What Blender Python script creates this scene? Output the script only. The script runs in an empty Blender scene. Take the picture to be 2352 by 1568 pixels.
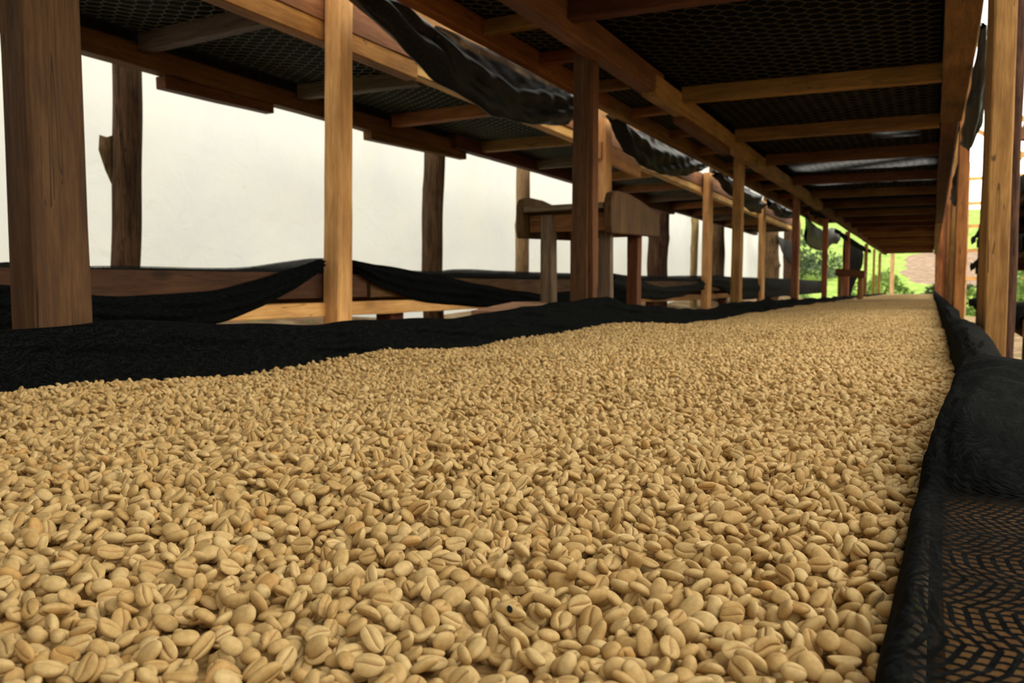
import bpy, math, random
import numpy as np
from mathutils import Vector, Matrix
sc = bpy.context.scene
C = sc.collection
rng = np.random.default_rng(7)
random.seed(7)

# ------------------------------------------------------------------ camera
F_PX, CX, CY = 1907.0, 1176.0, 784.0
PITCH = math.atan(124.0 / F_PX)
YAW = math.atan(964.0 * math.cos(PITCH) / F_PX)
CAM_Z = 1.0
fw = np.array([-math.sin(YAW)*math.cos(PITCH), math.cos(YAW)*math.cos(PITCH), -math.sin(PITCH)])
rt = np.array([math.cos(YAW), math.sin(YAW), 0.0])
up = np.cross(rt, fw)
cam_d = bpy.data.cameras.new('camera'); cam = bpy.data.objects.new('camera', cam_d); C.objects.link(cam)
cam_d.sensor_width = 22.2; cam_d.lens = F_PX / 2352 * 22.2
cam_d.clip_start = 0.02; cam_d.clip_end = 500
cam_d.dof.use_dof = True; cam_d.dof.focus_distance = 0.52; cam_d.dof.aperture_fstop = 12.0
cam.location = (0, 0, CAM_Z)
cam.rotation_euler = Matrix((rt, up, -fw)).transposed().to_euler()
sc.camera = cam

# ------------------------------------------------------------------ light and exposure
w = bpy.data.worlds.new('overcast_sky'); sc.world = w; w.use_nodes = True
bg = w.node_tree.nodes['Background']
bg.inputs['Color'].default_value = (1.0, 0.955, 0.84, 1); # the overcast sky is a little brighter on the right, where the sun stands behind the cloud
tcw = w.node_tree.nodes.new('ShaderNodeTexCoord'); dotn = w.node_tree.nodes.new('ShaderNodeVectorMath'); dotn.operation = 'DOT_PRODUCT'
dotn.inputs[1].default_value = (0.86, 0.40, 0.30); w.node_tree.links.new(tcw.outputs['Generated'], dotn.inputs[0])
mrn = w.node_tree.nodes.new('ShaderNodeMapRange'); mrn.inputs['From Min'].default_value = -1; mrn.inputs['To Min'].default_value = 2.0; mrn.inputs['To Max'].default_value = 3.5
w.node_tree.links.new(dotn.outputs['Value'], mrn.inputs['Value']); w.node_tree.links.new(mrn.outputs[0], bg.inputs['Strength'])
sun_d = bpy.data.lights.new('hazy_sun', 'SUN'); sun_d.energy = 1.3; sun_d.angle = math.radians(34); sun_d.color = (1, .9, .72)
sun = bpy.data.objects.new('hazy_sun', sun_d); C.objects.link(sun)
sun.rotation_euler = Vector((-0.86, -0.30, -0.32)).to_track_quat('-Z', 'Y').to_euler()
sc.view_settings.view_transform = 'Standard'; sc.view_settings.look = 'None'
sc.view_settings.gamma = 1.0; sc.view_settings.use_curve_mapping = False
sc.view_settings.exposure = 0.0

def ray(x, y): return rt*(x-CX)/F_PX - up*(y-CY)/F_PX + fw
def P(x, y, X=None, Y=None, Z=None):
    """the point in the place that a spot of the photo shows, once one of its coordinates is known"""
    d = ray(x, y)
    t = X/d[0] if X is not None else Y/d[1] if Y is not None else (Z-CAM_Z)/d[2]
    return np.array([0, 0, CAM_Z]) + d*t

# ------------------------------------------------------------------ materials
def new_mat(name):
    m = bpy.data.materials.new(name); m.use_nodes = True
    nt = m.node_tree; b = nt.nodes['Principled BSDF']
    return m, nt, b
def N(nt, t, **kw):
    n = nt.nodes.new(t)
    for k, v in kw.items():
        if k in n.inputs: n.inputs[k].default_value = v
        else: setattr(n, k, v)
    return n
def L(nt, a, b): nt.links.new(a, b)
def math_n(nt, op, a, b=None, c=None):
    n = nt.nodes.new('ShaderNodeMath'); n.operation = op
    for i, v in enumerate((a, b, c)):
        if v is None: continue
        if isinstance(v, (int, float)): n.inputs[i].default_value = v
        else: nt.links.new(v, n.inputs[i])
    return n.outputs[0]
def ramp(nt, fac, stops):
    r = nt.nodes.new('ShaderNodeValToRGB'); e = r.color_ramp.elements
    while len(e) < len(stops): e.new(0.5)
    for i, (p, c) in enumerate(stops):
        e[i].position = p; e[i].color = (*c, 1)
    nt.links.new(fac, r.inputs[0]); return r.outputs[0]
def mixc(nt, f, a, b, mode='MIX'):
    n = nt.nodes.new('ShaderNodeMix'); n.data_type = 'RGBA'; n.blend_type = mode
    for s, v in ((0, f), (6, a), (7, b)):
        if isinstance(v, (int, float)): n.inputs[s].default_value = v
        elif isinstance(v, tuple): n.inputs[s].default_value = (*v, 1)
        else: nt.links.new(v, n.inputs[s])
    return n.outputs[2]

def wood(name, light, dark, knots=0.5, rough=0.75):
    m, nt, b = new_mat(name)
    tc = N(nt, 'ShaderNodeTexCoord'); oi = N(nt, 'ShaderNodeObjectInfo')
    off = N(nt, 'ShaderNodeVectorMath', operation='ADD')
    sc_r = N(nt, 'ShaderNodeVectorMath', operation='SCALE'); sc_r.inputs[0].default_value = (7.3, 3.1, 19.0)
    L(nt, oi.outputs['Random'], sc_r.inputs['Scale'])
    L(nt, tc.outputs['Object'], off.inputs[0]); L(nt, sc_r.outputs[0], off.inputs[1])
    mp = N(nt, 'ShaderNodeMapping'); mp.inputs['Scale'].default_value = (1, 1, 0.07); L(nt, off.outputs[0], mp.inputs[0])
    n1 = N(nt, 'ShaderNodeTexNoise', Scale=55.0, Detail=6.0, Roughness=0.65, Distortion=0.6); L(nt, mp.outputs[0], n1.inputs['Vector'])
    n2 = N(nt, 'ShaderNodeTexNoise', Scale=260.0, Detail=3.0, Roughness=0.7); L(nt, mp.outputs[0], n2.inputs['Vector'])
    mp3 = N(nt, 'ShaderNodeMapping'); mp3.inputs['Scale'].default_value = (1, 1, 0.4); L(nt, off.outputs[0], mp3.inputs[0])
    n3 = N(nt, 'ShaderNodeTexNoise', Scale=9.0, Detail=3.0); L(nt, mp3.outputs[0], n3.inputs['Vector'])
    vor = N(nt, 'ShaderNodeTexVoronoi', Scale=5.5); L(nt, mp3.outputs[0], vor.inputs['Vector'])
    g = math_n(nt, 'ADD', math_n(nt, 'MULTIPLY', n1.outputs[0], 0.6), math_n(nt, 'MULTIPLY', n2.outputs[0], 0.4))
    col = ramp(nt, g, [(0.40, dark), (0.60, light)])
    blot = ramp(nt, n3.outputs[0], [(0.3, (0.62, 0.55, 0.5)), (0.62, (1.08, 1.04, 1.0))])
    col = mixc(nt, 1.0, col, blot, 'MULTIPLY')
    kn = ramp(nt, vor.outputs['Distance'], [(0.035, (0, 0, 0)), (0.10, (1, 1, 1))])
    kf = math_n(nt, 'MULTIPLY', math_n(nt, 'SUBTRACT', 1.0, kn), knots)
    col = mixc(nt, kf, col, tuple(c*0.35 for c in dark))
    mp4 = N(nt, 'ShaderNodeMapping'); mp4.inputs['Scale'].default_value = (1, 1, 0.03); L(nt, off.outputs[0], mp4.inputs[0])
    n4 = N(nt, 'ShaderNodeTexNoise', Scale=22.0, Detail=2.0); L(nt, mp4.outputs[0], n4.inputs['Vector'])
    crack = math_n(nt, 'MULTIPLY', math_n(nt, 'LESS_THAN', math_n(nt, 'ABSOLUTE', math_n(nt, 'SUBTRACT', n4.outputs[0], 0.5)), 0.0022), math_n(nt, 'GREATER_THAN', n3.outputs[0], 0.5))
    col = mixc(nt, math_n(nt, 'MULTIPLY', crack, 0.8), col, tuple(c*0.25 for c in dark))
    hs = N(nt, 'ShaderNodeHueSaturation')
    L(nt, math_n(nt, 'MULTIPLY_ADD', oi.outputs['Random'], 0.035, 0.485), hs.inputs['Hue'])
    L(nt, math_n(nt, 'MULTIPLY_ADD', oi.outputs['Random'], 0.5, 0.75), hs.inputs['Value'])
    L(nt, col, hs.inputs['Color']); L(nt, hs.outputs[0], b.inputs['Base Color'])
    b.inputs['Roughness'].default_value = rough; b.inputs['Specular IOR Level'].default_value = 0.25
    bp = N(nt, 'ShaderNodeBump', Strength=0.8, Distance=0.0015); L(nt, g, bp.inputs['Height']); L(nt, bp.outputs[0], b.inputs['Normal'])
    return m
M = {}
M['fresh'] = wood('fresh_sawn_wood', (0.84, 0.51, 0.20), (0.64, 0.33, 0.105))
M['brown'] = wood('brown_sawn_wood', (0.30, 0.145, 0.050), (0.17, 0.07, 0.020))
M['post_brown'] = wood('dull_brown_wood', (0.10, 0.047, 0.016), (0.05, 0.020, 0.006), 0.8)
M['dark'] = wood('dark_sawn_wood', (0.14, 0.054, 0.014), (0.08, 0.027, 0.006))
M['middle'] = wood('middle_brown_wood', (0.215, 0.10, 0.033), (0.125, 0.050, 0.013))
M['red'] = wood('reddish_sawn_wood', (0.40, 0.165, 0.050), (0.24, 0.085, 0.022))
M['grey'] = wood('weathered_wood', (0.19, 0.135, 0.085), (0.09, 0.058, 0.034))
M['pale'] = wood('pale_wood', (0.62, 0.38, 0.22), (0.50, 0.28, 0.15), 0.1)
M['bark'] = wood('bark', (0.13, 0.072, 0.036), (0.028, 0.014, 0.008), 0.9, 0.95)
M['pole'] = wood('peeled_pole', (0.40, 0.27, 0.15), (0.22, 0.13, 0.06))

def net_mat(name, base=(0.0022, 0.0024, 0.0024), thread_sheen=(0.010, 0.0115, 0.0115), pitch=0.0055, gloss=0.85, spec=0.015):
    """black knitted shade net: the «open» attribute says how far the knit lets one look through"""
    m, nt, b = new_mat(name)
    uv = N(nt, 'ShaderNodeUVMap', uv_map='UVMap'); sp = N(nt, 'ShaderNodeSeparateXYZ'); L(nt, uv.outputs[0], sp.inputs[0])
    wob = N(nt, 'ShaderNodeTexNoise', Scale=45.0, Detail=2.0); L(nt, uv.outputs[0], wob.inputs['Vector'])
    u = math_n(nt, 'ADD', sp.outputs[0], math_n(nt, 'MULTIPLY', wob.outputs[0], 0.003))
    v = math_n(nt, 'ADD', sp.outputs[1], math_n(nt, 'MULTIPLY', wob.outputs[1], 0.004))
    cu = math_n(nt, 'DIVIDE', u, pitch)
    fu = math_n(nt, 'FRACT', cu)
    col = math_n(nt, 'LESS_THAN', fu, 0.42)
    zig = math_n(nt, 'ABSOLUTE', math_n(nt, 'SUBTRACT', fu, 0.68))
    rv = math_n(nt, 'FRACT', math_n(nt, 'ADD', math_n(nt, 'DIVIDE', v, pitch*1.1), math_n(nt, 'ADD', math_n(nt, 'MULTIPLY', zig, 0.2), math_n(nt, 'MULTIPLY', math_n(nt, 'FLOOR', cu), 0.37))))
    rung = math_n(nt, 'LESS_THAN', rv, 0.38)
    mask = math_n(nt, 'MAXIMUM', col, rung)
    at = N(nt, 'ShaderNodeAttribute', attribute_name='open')
    holes = math_n(nt, 'MULTIPLY', math_n(nt, 'SUBTRACT', 1.0, mask), at.outputs['Fac'])
    n4 = N(nt, 'ShaderNodeTexNoise', Scale=260.0, Detail=2.0); L(nt, uv.outputs[0], n4.inputs['Vector'])
    mp = N(nt, 'ShaderNodeMapping'); mp.inputs['Scale'].default_value = (1, 0.12, 1); L(nt, uv.outputs[0], mp.inputs[0])
    n5 = N(nt, 'ShaderNodeTexNoise', Scale=420.0, Detail=2.0); L(nt, mp.outputs[0], n5.inputs['Vector'])
    f = ramp(nt, math_n(nt, 'MULTIPLY', math_n(nt, 'ADD', n4.outputs[0], n5.outputs[0]), 0.5), [(0.45, base), (0.68, thread_sheen)])  # lighter threads, with the net's sheen put into their colour
    L(nt, f, b.inputs['Base Color']); b.inputs['Roughness'].default_value = gloss; b.inputs['Specular IOR Level'].default_value = spec
    bp = N(nt, 'ShaderNodeBump', Strength=0.6, Distance=0.0012)
    L(nt, math_n(nt, 'ADD', mask, math_n(nt, 'MULTIPLY', n5.outputs[0], 0.6)), bp.inputs['Height']); L(nt, bp.outputs[0], b.inputs['Normal'])
    tr = N(nt, 'ShaderNodeBsdfTransparent'); mx = N(nt, 'ShaderNodeMixShader')
    out = nt.nodes['Material Output']
    L(nt, holes, mx.inputs[0]); L(nt, b.outputs[0], mx.inputs[1]); L(nt, tr.outputs[0], mx.inputs[2]); L(nt, mx.outputs[0], out.inputs[0])
    return m
M['net'] = net_mat('black_knitted_net')
M['net_grey'] = net_mat('dusty_black_net', (0.006, 0.006, 0.0055), (0.022, 0.022, 0.020), spec=.08)
M['net_deck'] = net_mat('greenish_black_net', (0.014, 0.014, 0.010), (0.035, 0.034, 0.026), spec=.05)
M['plastic'] = net_mat('shiny_black_net', (0.005, 0.006, 0.006), (0.032, 0.036, 0.037), gloss=0.55, spec=0.28)

def plain(name, col, rough=0.8, spec=0.3, metallic=0.0):
    m, nt, b = new_mat(name); b.inputs['Base Color'].default_value = (*col, 1)
    b.inputs['Roughness'].default_value = rough; b.inputs['Specular IOR Level'].default_value = spec; b.inputs['Metallic'].default_value = metallic
    return m
M['wire_dark'] = plain('rusty_wire', (0.10, 0.085, 0.055), 0.7, 0.2)
M['wire'] = plain('galvanised_wire', (0.20, 0.21, 0.15), 0.6, 0.3, 0.0)

def bean_mat():
    m, nt, b = new_mat('parchment_bean')
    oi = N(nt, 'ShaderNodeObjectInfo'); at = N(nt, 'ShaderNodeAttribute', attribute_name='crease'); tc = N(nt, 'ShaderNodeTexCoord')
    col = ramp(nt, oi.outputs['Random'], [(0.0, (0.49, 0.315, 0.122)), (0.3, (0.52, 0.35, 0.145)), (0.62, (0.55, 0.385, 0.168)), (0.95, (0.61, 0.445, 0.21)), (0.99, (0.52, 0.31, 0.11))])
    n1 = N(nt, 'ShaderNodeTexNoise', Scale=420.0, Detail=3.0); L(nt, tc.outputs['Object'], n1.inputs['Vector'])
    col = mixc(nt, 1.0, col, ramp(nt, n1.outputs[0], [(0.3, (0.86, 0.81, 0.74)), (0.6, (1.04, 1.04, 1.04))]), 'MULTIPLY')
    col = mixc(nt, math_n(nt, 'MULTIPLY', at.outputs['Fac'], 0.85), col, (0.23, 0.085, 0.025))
    L(nt, col, b.inputs['Base Color']); b.inputs['Roughness'].default_value = 0.62; b.inputs['Specular IOR Level'].default_value = 0.22
    b.inputs['Subsurface Weight'].default_value = 0.0
    n2 = N(nt, 'ShaderNodeTexNoise', Scale=900.0, Detail=2.0); L(nt, tc.outputs['Object'], n2.inputs['Vector'])
    bp = N(nt, 'ShaderNodeBump', Strength=0.12, Distance=0.0004); L(nt, n2.outputs[0], bp.inputs['Height']); L(nt, bp.outputs[0], b.inputs['Normal'])
    return m
M['bean'] = bean_mat()
def bean_mass_mat():
    m, nt, b = new_mat('bean_mass')
    tc = N(nt, 'ShaderNodeTexCoord')
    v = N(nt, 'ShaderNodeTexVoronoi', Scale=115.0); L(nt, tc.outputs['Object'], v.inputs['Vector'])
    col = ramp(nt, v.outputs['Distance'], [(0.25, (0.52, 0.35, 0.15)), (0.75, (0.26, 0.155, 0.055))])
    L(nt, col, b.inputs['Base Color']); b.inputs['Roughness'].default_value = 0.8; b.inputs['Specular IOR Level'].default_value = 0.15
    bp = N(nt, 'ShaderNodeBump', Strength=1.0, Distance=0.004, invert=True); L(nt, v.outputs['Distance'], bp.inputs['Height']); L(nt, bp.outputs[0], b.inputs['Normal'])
    return m
M['mass'] = bean_mass_mat()

def tarp_mat():
    m, nt, b = new_mat('white_tarpaulin')
    tc = N(nt, 'ShaderNodeTexCoord')
    n1 = N(nt, 'ShaderNodeTexNoise', Scale=2.2, Detail=5.0, Roughness=0.6); L(nt, tc.outputs['Object'], n1.inputs['Vector'])
    n2 = N(nt, 'ShaderNodeTexNoise', Scale=9.0, Detail=6.0, Distortion=1.2); L(nt, tc.outputs['Object'], n2.inputs['Vector'])
    c = ramp(nt, n1.outputs[0], [(0.3, (0.66, 0.70, 0.72)), (0.6, (0.72, 0.75, 0.73))])
    n3 = N(nt, 'ShaderNodeTexNoise', Scale=5.0, Detail=8.0, Roughness=0.75); L(nt, tc.outputs['Object'], n3.inputs['Vector'])
    c = mixc(nt, 1.0, c, ramp(nt, n3.outputs[0], [(0.24, (0.80, 0.74, 0.60)), (0.36, (1, 1, 1))]), 'MULTIPLY')
    tl = N(nt, 'ShaderNodeBsdfTranslucent'); L(nt, c, tl.inputs[0])
    df = N(nt, 'ShaderNodeBsdfDiffuse'); L(nt, c, df.inputs[0])
    bp = N(nt, 'ShaderNodeBump', Strength=0.5, Distance=0.02); L(nt, n2.outputs[0], bp.inputs['Height'])
    L(nt, bp.outputs[0], tl.inputs['Normal']); L(nt, bp.outputs[0], df.inputs['Normal'])
    mx = N(nt, 'ShaderNodeMixShader'); mx.inputs[0].default_value = 0.35
    L(nt, tl.outputs[0], mx.inputs[1]); L(nt, df.outputs[0], mx.inputs[2]); L(nt, mx.outputs[0], nt.nodes['Material Output'].inputs[0])
    return m
M['tarp'] = tarp_mat()
def ground_mat():
    m, nt, b = new_mat('earth_and_grass')
    g = N(nt, 'ShaderNodeNewGeometry')
    n1 = N(nt, 'ShaderNodeTexNoise', Scale=0.12, Detail=5.0, Roughness=0.6); L(nt, g.outputs['Position'], n1.inputs['Vector'])
    n2 = N(nt, 'ShaderNodeTexNoise', Scale=3.0, Detail=8.0, Roughness=0.7); L(nt, g.outputs['Position'], n2.inputs['Vector'])
    grass = ramp(nt, n2.outputs[0], [(0.30, (0.07, 0.13, 0.02)), (0.50, (0.25, 0.38, 0.07)), (0.68, (0.42, 0.56, 0.16))])
    soil = ramp(nt, n2.outputs[0], [(0.32, (0.10, 0.055, 0.03)), (0.5, (0.25, 0.16, 0.09)), (0.66, (0.45, 0.35, 0.20))])
    sp = N(nt, 'ShaderNodeSeparateXYZ'); L(nt, g.outputs['Position'], sp.inputs[0])
    near = math_n(nt, 'LESS_THAN', sp.outputs[1], 27.0)
    nearsoil = math_n(nt, 'MULTIPLY', near, math_n(nt, 'GREATER_THAN', n2.outputs[0], 0.40))
    # a bare pinkish earth slope right of the tunnel's end
    d1 = math_n(nt, 'MULTIPLY', math_n(nt, 'SUBTRACT', sp.outputs[0], 0.8), 0.42)
    d2 = math_n(nt, 'MULTIPLY', math_n(nt, 'SUBTRACT', sp.outputs[1], 41.0), 0.19)
    dd = math_n(nt, 'ADD', math_n(nt, 'ADD', math_n(nt, 'MULTIPLY', d1, d1), math_n(nt, 'MULTIPLY', d2, d2)), math_n(nt, 'MULTIPLY', math_n(nt, 'SUBTRACT', n1.outputs[0], 0.5), 2.0))
    patch = math_n(nt, 'LESS_THAN', dd, 1.0)
    pk = ramp(nt, n2.outputs[0], [(0.34, (0.16, 0.11, 0.08)), (0.6, (0.34, 0.24, 0.17))])
    c = mixc(nt, nearsoil, grass, soil); c = mixc(nt, patch, c, pk)
    L(nt, c, b.inputs['Base Color']); b.inputs['Roughness'].default_value = 0.95; b.inputs['Specular IOR Level'].default_value = 0.1
    return m
M['ground'] = ground_mat()
def leaf_mat(name, a, c2):
    m, nt, b = new_mat(name); g = N(nt, 'ShaderNodeNewGeometry')
    c = ramp(nt, g.outputs['Random Per Island'], [(0.0, a), (1.0, c2)])
    tl = N(nt, 'ShaderNodeBsdfTranslucent'); L(nt, c, tl.inputs[0]); L(nt, c, b.inputs['Base Color']); b.inputs['Roughness'].default_value = 0.6
    mx = N(nt, 'ShaderNodeMixShader'); mx.inputs[0].default_value = 0.4
    L(nt, b.outputs[0], mx.inputs[1]); L(nt, tl.outputs[0], mx.inputs[2]); L(nt, mx.outputs[0], nt.nodes['Material Output'].inputs[0])
    return m
M['leaf'] = leaf_mat('bright_leaves', (0.08, 0.16, 0.025), (0.30, 0.42, 0.10))
M['leaf_dark'] = leaf_mat('grey_green_leaves', (0.03, 0.06, 0.025), (0.13, 0.18, 0.08))

# ------------------------------------------------------------------ mesh helpers
def mesh_obj(name, verts, faces, mat, parent=None, smooth=True, uvs=None, attrs=None):
    me = bpy.data.meshes.new(name)
    verts = np.asarray(verts, dtype=np.float32)
    me.from_pydata(verts.tolist() if len(verts) < 60000 else verts.tolist(), [], faces if isinstance(faces, list) else faces.tolist())
    if mat is not None: me.materials.append(mat)
    if smooth: me.shade_smooth()
    if uvs is not None:
        ul = me.uv_layers.new(name='UVMap'); vi = np.empty(len(me.loops), dtype=np.int32); me.loops.foreach_get('vertex_index', vi)
        ul.data.foreach_set('uv', np.asarray(uvs, dtype=np.float32)[vi].ravel())
    for k, a in (attrs or {}).items():
        at = me.attributes.new(k, 'FLOAT', 'POINT'); at.data.foreach_set('value', np.asarray(a, dtype=np.float32))
    me.update()
    o = bpy.data.objects.new(name, me); C.objects.link(o)
    if parent: o.parent = parent
    return o
def tag(o, label, cat, group=None, kind=None):
    if label: o['label'] = label
    if cat: o['category'] = cat
    if group: o['group'] = group
    if kind: o['kind'] = kind
    return o
def thing(name, label, cat, group=None, loc=(0, 0, 0)):
    o = bpy.data.objects.new(name, None); C.objects.link(o); o.location = loc; o.empty_display_size = 0.1
    return tag(o, label, cat, group)
def box_mesh(w_, d_, l_, seed=0, rough=0.0015, seg=None, taper=0.0, round_=0.06):
    """sawn timber along local Z from 0 to l_, with knocked corners and a slightly wandering outline"""
    r = np.random.default_rng(seed)
    seg = seg or max(2, int(l_/0.12)); c = min(w_, d_)*round_
    hx, hy = w_/2, d_/2
    prof = np.array([(-hx+c, -hy), (hx-c, -hy), (hx, -hy+c), (hx, hy-c), (hx-c, hy), (-hx+c, hy), (-hx, hy-c), (-hx, -hy+c)])
    vs = []
    ph = r.uniform(0, 6.28, 6)
    for i in range(seg+1):
        t = i/seg; z = t*l_
        sx = 1+taper*(t-0.5)+rough/w_*1.5*math.sin(z*2.1+ph[0]); sy = 1+rough/d_*1.5*math.sin(z*2.7+ph[1])
        ox = rough*1.6*math.sin(z*1.3+ph[2]); oy = rough*1.6*math.sin(z*1.7+ph[3])
        for k, (x, y) in enumerate(prof):
            j = rough*r.normal(0, .35, 2)
            vs.append((x*sx+ox+j[0], y*sy+oy+j[1], z))
    fs = []
    for i in range(seg):
        for k in range(8):
            a = i*8+k; b2 = i*8+(k+1) % 8
            fs.append((a, b2, b2+8, a+8))
    fs.append(tuple(range(7, -1, -1))); fs.append(tuple(seg*8+k for k in range(8)))
    return vs, fs
_bs = [0]
def board(name, a, b, w_, d_, mat, parent=None, side=(1, 0, 0), rough=0.0015, taper=0.0):
    """a timber from point a to point b; w_ is its width along «side», d_ its other thickness"""
    a, b = Vector(a), Vector(b); z = (b-a); l_ = z.length; z.normalize()
    x = Vector(side); x = (x - z*x.dot(z)).normalized(); y = z.cross(x)
    _bs[0] += 1
    vs, fs = box_mesh(w_, d_, l_, _bs[0], rough, taper=taper)
    o = mesh_obj(name, vs, fs, M[mat], parent, smooth=False)
    o.matrix_local = Matrix.Translation(a) @ Matrix((x, y, z)).transposed().to_4x4()
    return o
def post(name, X, Y, z0, z1, wx, dy, mat, parent=None, yaw=0.0, lean=(0, 0), rough=0.002):
    """upright whose right face is at X and whose near face is at Y"""
    cx_, cy_ = X-wx/2, Y+dy/2
    return board(name, (cx_, cy_, z0), (cx_+lean[0], cy_+lean[1], z1), wx, dy, mat, parent, side=(math.cos(yaw), math.sin(yaw), 0), rough=rough)
def smooth_interp(x, xs, ys):
    return np.interp(x, xs, ys)
def noise1(x, seed, f=1.0):
    r = np.random.default_rng(seed); o = np.zeros_like(np.asarray(x, dtype=float))
    for k in range(5):
        fr = f*(1.0+k*0.83)*r.uniform(.8, 1.2); o += np.sin(np.asarray(x)*fr*6.283+r.uniform(0, 6.28))/(k+1)
    return o/2.0
def grid_faces(n, m, closed=False):
    i, j = np.meshgrid(np.arange(n-1), np.arange(m if closed else m-1), indexing='ij')
    a = i*m+j; b = i*m+(j+1) % m; c = (i+1)*m+(j+1) % m; d = (i+1)*m+j
    return np.stack([a.ravel(), b.ravel(), c.ravel(), d.ravel()], 1).tolist()

def hang(name, spec, X, mat='net', n=90, m=14, bulge=0.02, folds=3, seed=0, open_=0.0, open_top=None, wr=0.006):
    """a hanging length of net: spec rows are (photo column, upper row, lower row), read on the upright plane X; folds give it depth"""
    r = np.random.default_rng(seed)
    s = np.array(spec, dtype=float); t = np.linspace(0, 1, n); ts = np.linspace(0, 1, len(s))
    px = np.interp(t, ts, s[:, 0]); yt = np.interp(t, ts, s[:, 1]); yb = np.interp(t, ts, s[:, 2])
    k = np.ones(7)/7
    def sm(a): return np.convolve(np.pad(a, 3, 'edge'), k, 'valid')
    yt, yb = sm(yt), sm(yb)
    vs = []; uv = []; op = []
    for i in range(n):
        A = P(px[i], yt[i], X=X); B = P(px[i], yb[i], X=X)
        hh = A[2]-B[2]
        for j in range(m):
            q = j/(m-1); p = A*(1-q)+B*q
            dx = bulge*math.sin(q*math.pi) + min(wr, hh*0.2)*(math.sin(folds*6.28*q+4*math.sin(p[1]*1.9+seed))+0.6*math.sin(11*p[1]+9*q+seed)+0.35*math.sin(31*p[1]-14*q))
            dz = 0.3*min(wr, hh*.15)*math.sin(17*p[1]+seed+q*5)
            vs.append((p[0]+dx, p[1], p[2]+dz)); uv.append((q*hh, p[1])); op.append(open_ if open_top is None else open_top*max(0.0, 1-q*1.9)+open_)
    # a second skin behind, so that the gathered net is as thick as it looks
    nf = n*m
    for i in range(n):
        for j in range(m):
            v = vs[i*m+j]; q = j/(m-1)
            vs.append((v[0]-0.006-bulge*1.3*math.sin(q*math.pi), v[1], v[2])); uv.append(uv[i*m+j]); op.append(op[i*m+j])
    f = grid_faces(n, m); fs = list(f)+[(d+nf, c+nf, b+nf, a+nf) for a, b, c, d in f]
    for i in range(n-1):
        a, b = i*m, (i+1)*m; fs.append((a, b, b+nf, a+nf)); a, b = i*m+m-1, (i+1)*m+m-1; fs.append((b, a, a+nf, b+nf))
    return mesh_obj(name, vs, fs, M[mat], None, True, uv, {'open': op})

# ------------------------------------------------------------------ the setting
nx, ny = 90, 110
gx = np.concatenate([np.linspace(-60, -6, 20), np.linspace(-5.5, 3, 45), np.linspace(4, 60, 25)]); gy = np.concatenate([np.linspace(-15, 26, 45), np.linspace(27, 120, 65)])
GX, GY = np.meshgrid(gx, gy, indexing='ij')
def ground_z(x, y):
    x = np.asarray(x, float); y = np.asarray(y, float)
    bank = 0.84*np.clip((-x-1.9)/0.75, 0, 1)**1.0
    bank = bank*np.clip((24-y)/4, 0, 1) + 0.15*np.clip((y-20)/4, 0, 1)
    hill = np.clip(y-30, 0, 40)*0.155 + np.clip(y-30, 0, None)*0.01
    side = np.clip(np.abs(x)-14, 0, 30)*0.11
    bump = 0.04*np.sin(x*2.3+y*1.1)+0.03*np.sin(y*3.3-x)
    return bank+hill+side+bump*(y > 0)*0.6+bump*0.3
GZ = ground_z(GX, GY)
gnd = mesh_obj('floor', np.stack([GX.ravel(), GY.ravel(), GZ.ravel()], 1), grid_faces(len(gx), len(gy)), M['ground'])
gnd['kind'] = 'structure'

# white sheet wall on the left
ty = np.linspace(-9.0, 20.9, 300); tz = np.linspace(0.55, 3.3, 40)
vs = []
for i, y in enumerate(ty):
    for j, z in enumerate(tz):
        x = -3.02+0.012*math.sin(y*2.1+z)+0.008*math.sin(y*6.3+z*4.2)+0.010*math.sin(z*3.1+y*.7)+0.006*math.sin(9*z-3*y)
        yy = y+(0.35*max(0, z-1.6) if y > 20 else 0)
        vs.append((x-0.12*max(0, (y-14)/7)**2*0, yy, z+0.02*math.sin(y*1.7)))
tarp = mesh_obj('wall_left', vs, grid_faces(300, 40), M['tarp']); tarp['kind'] = 'structure'

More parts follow.
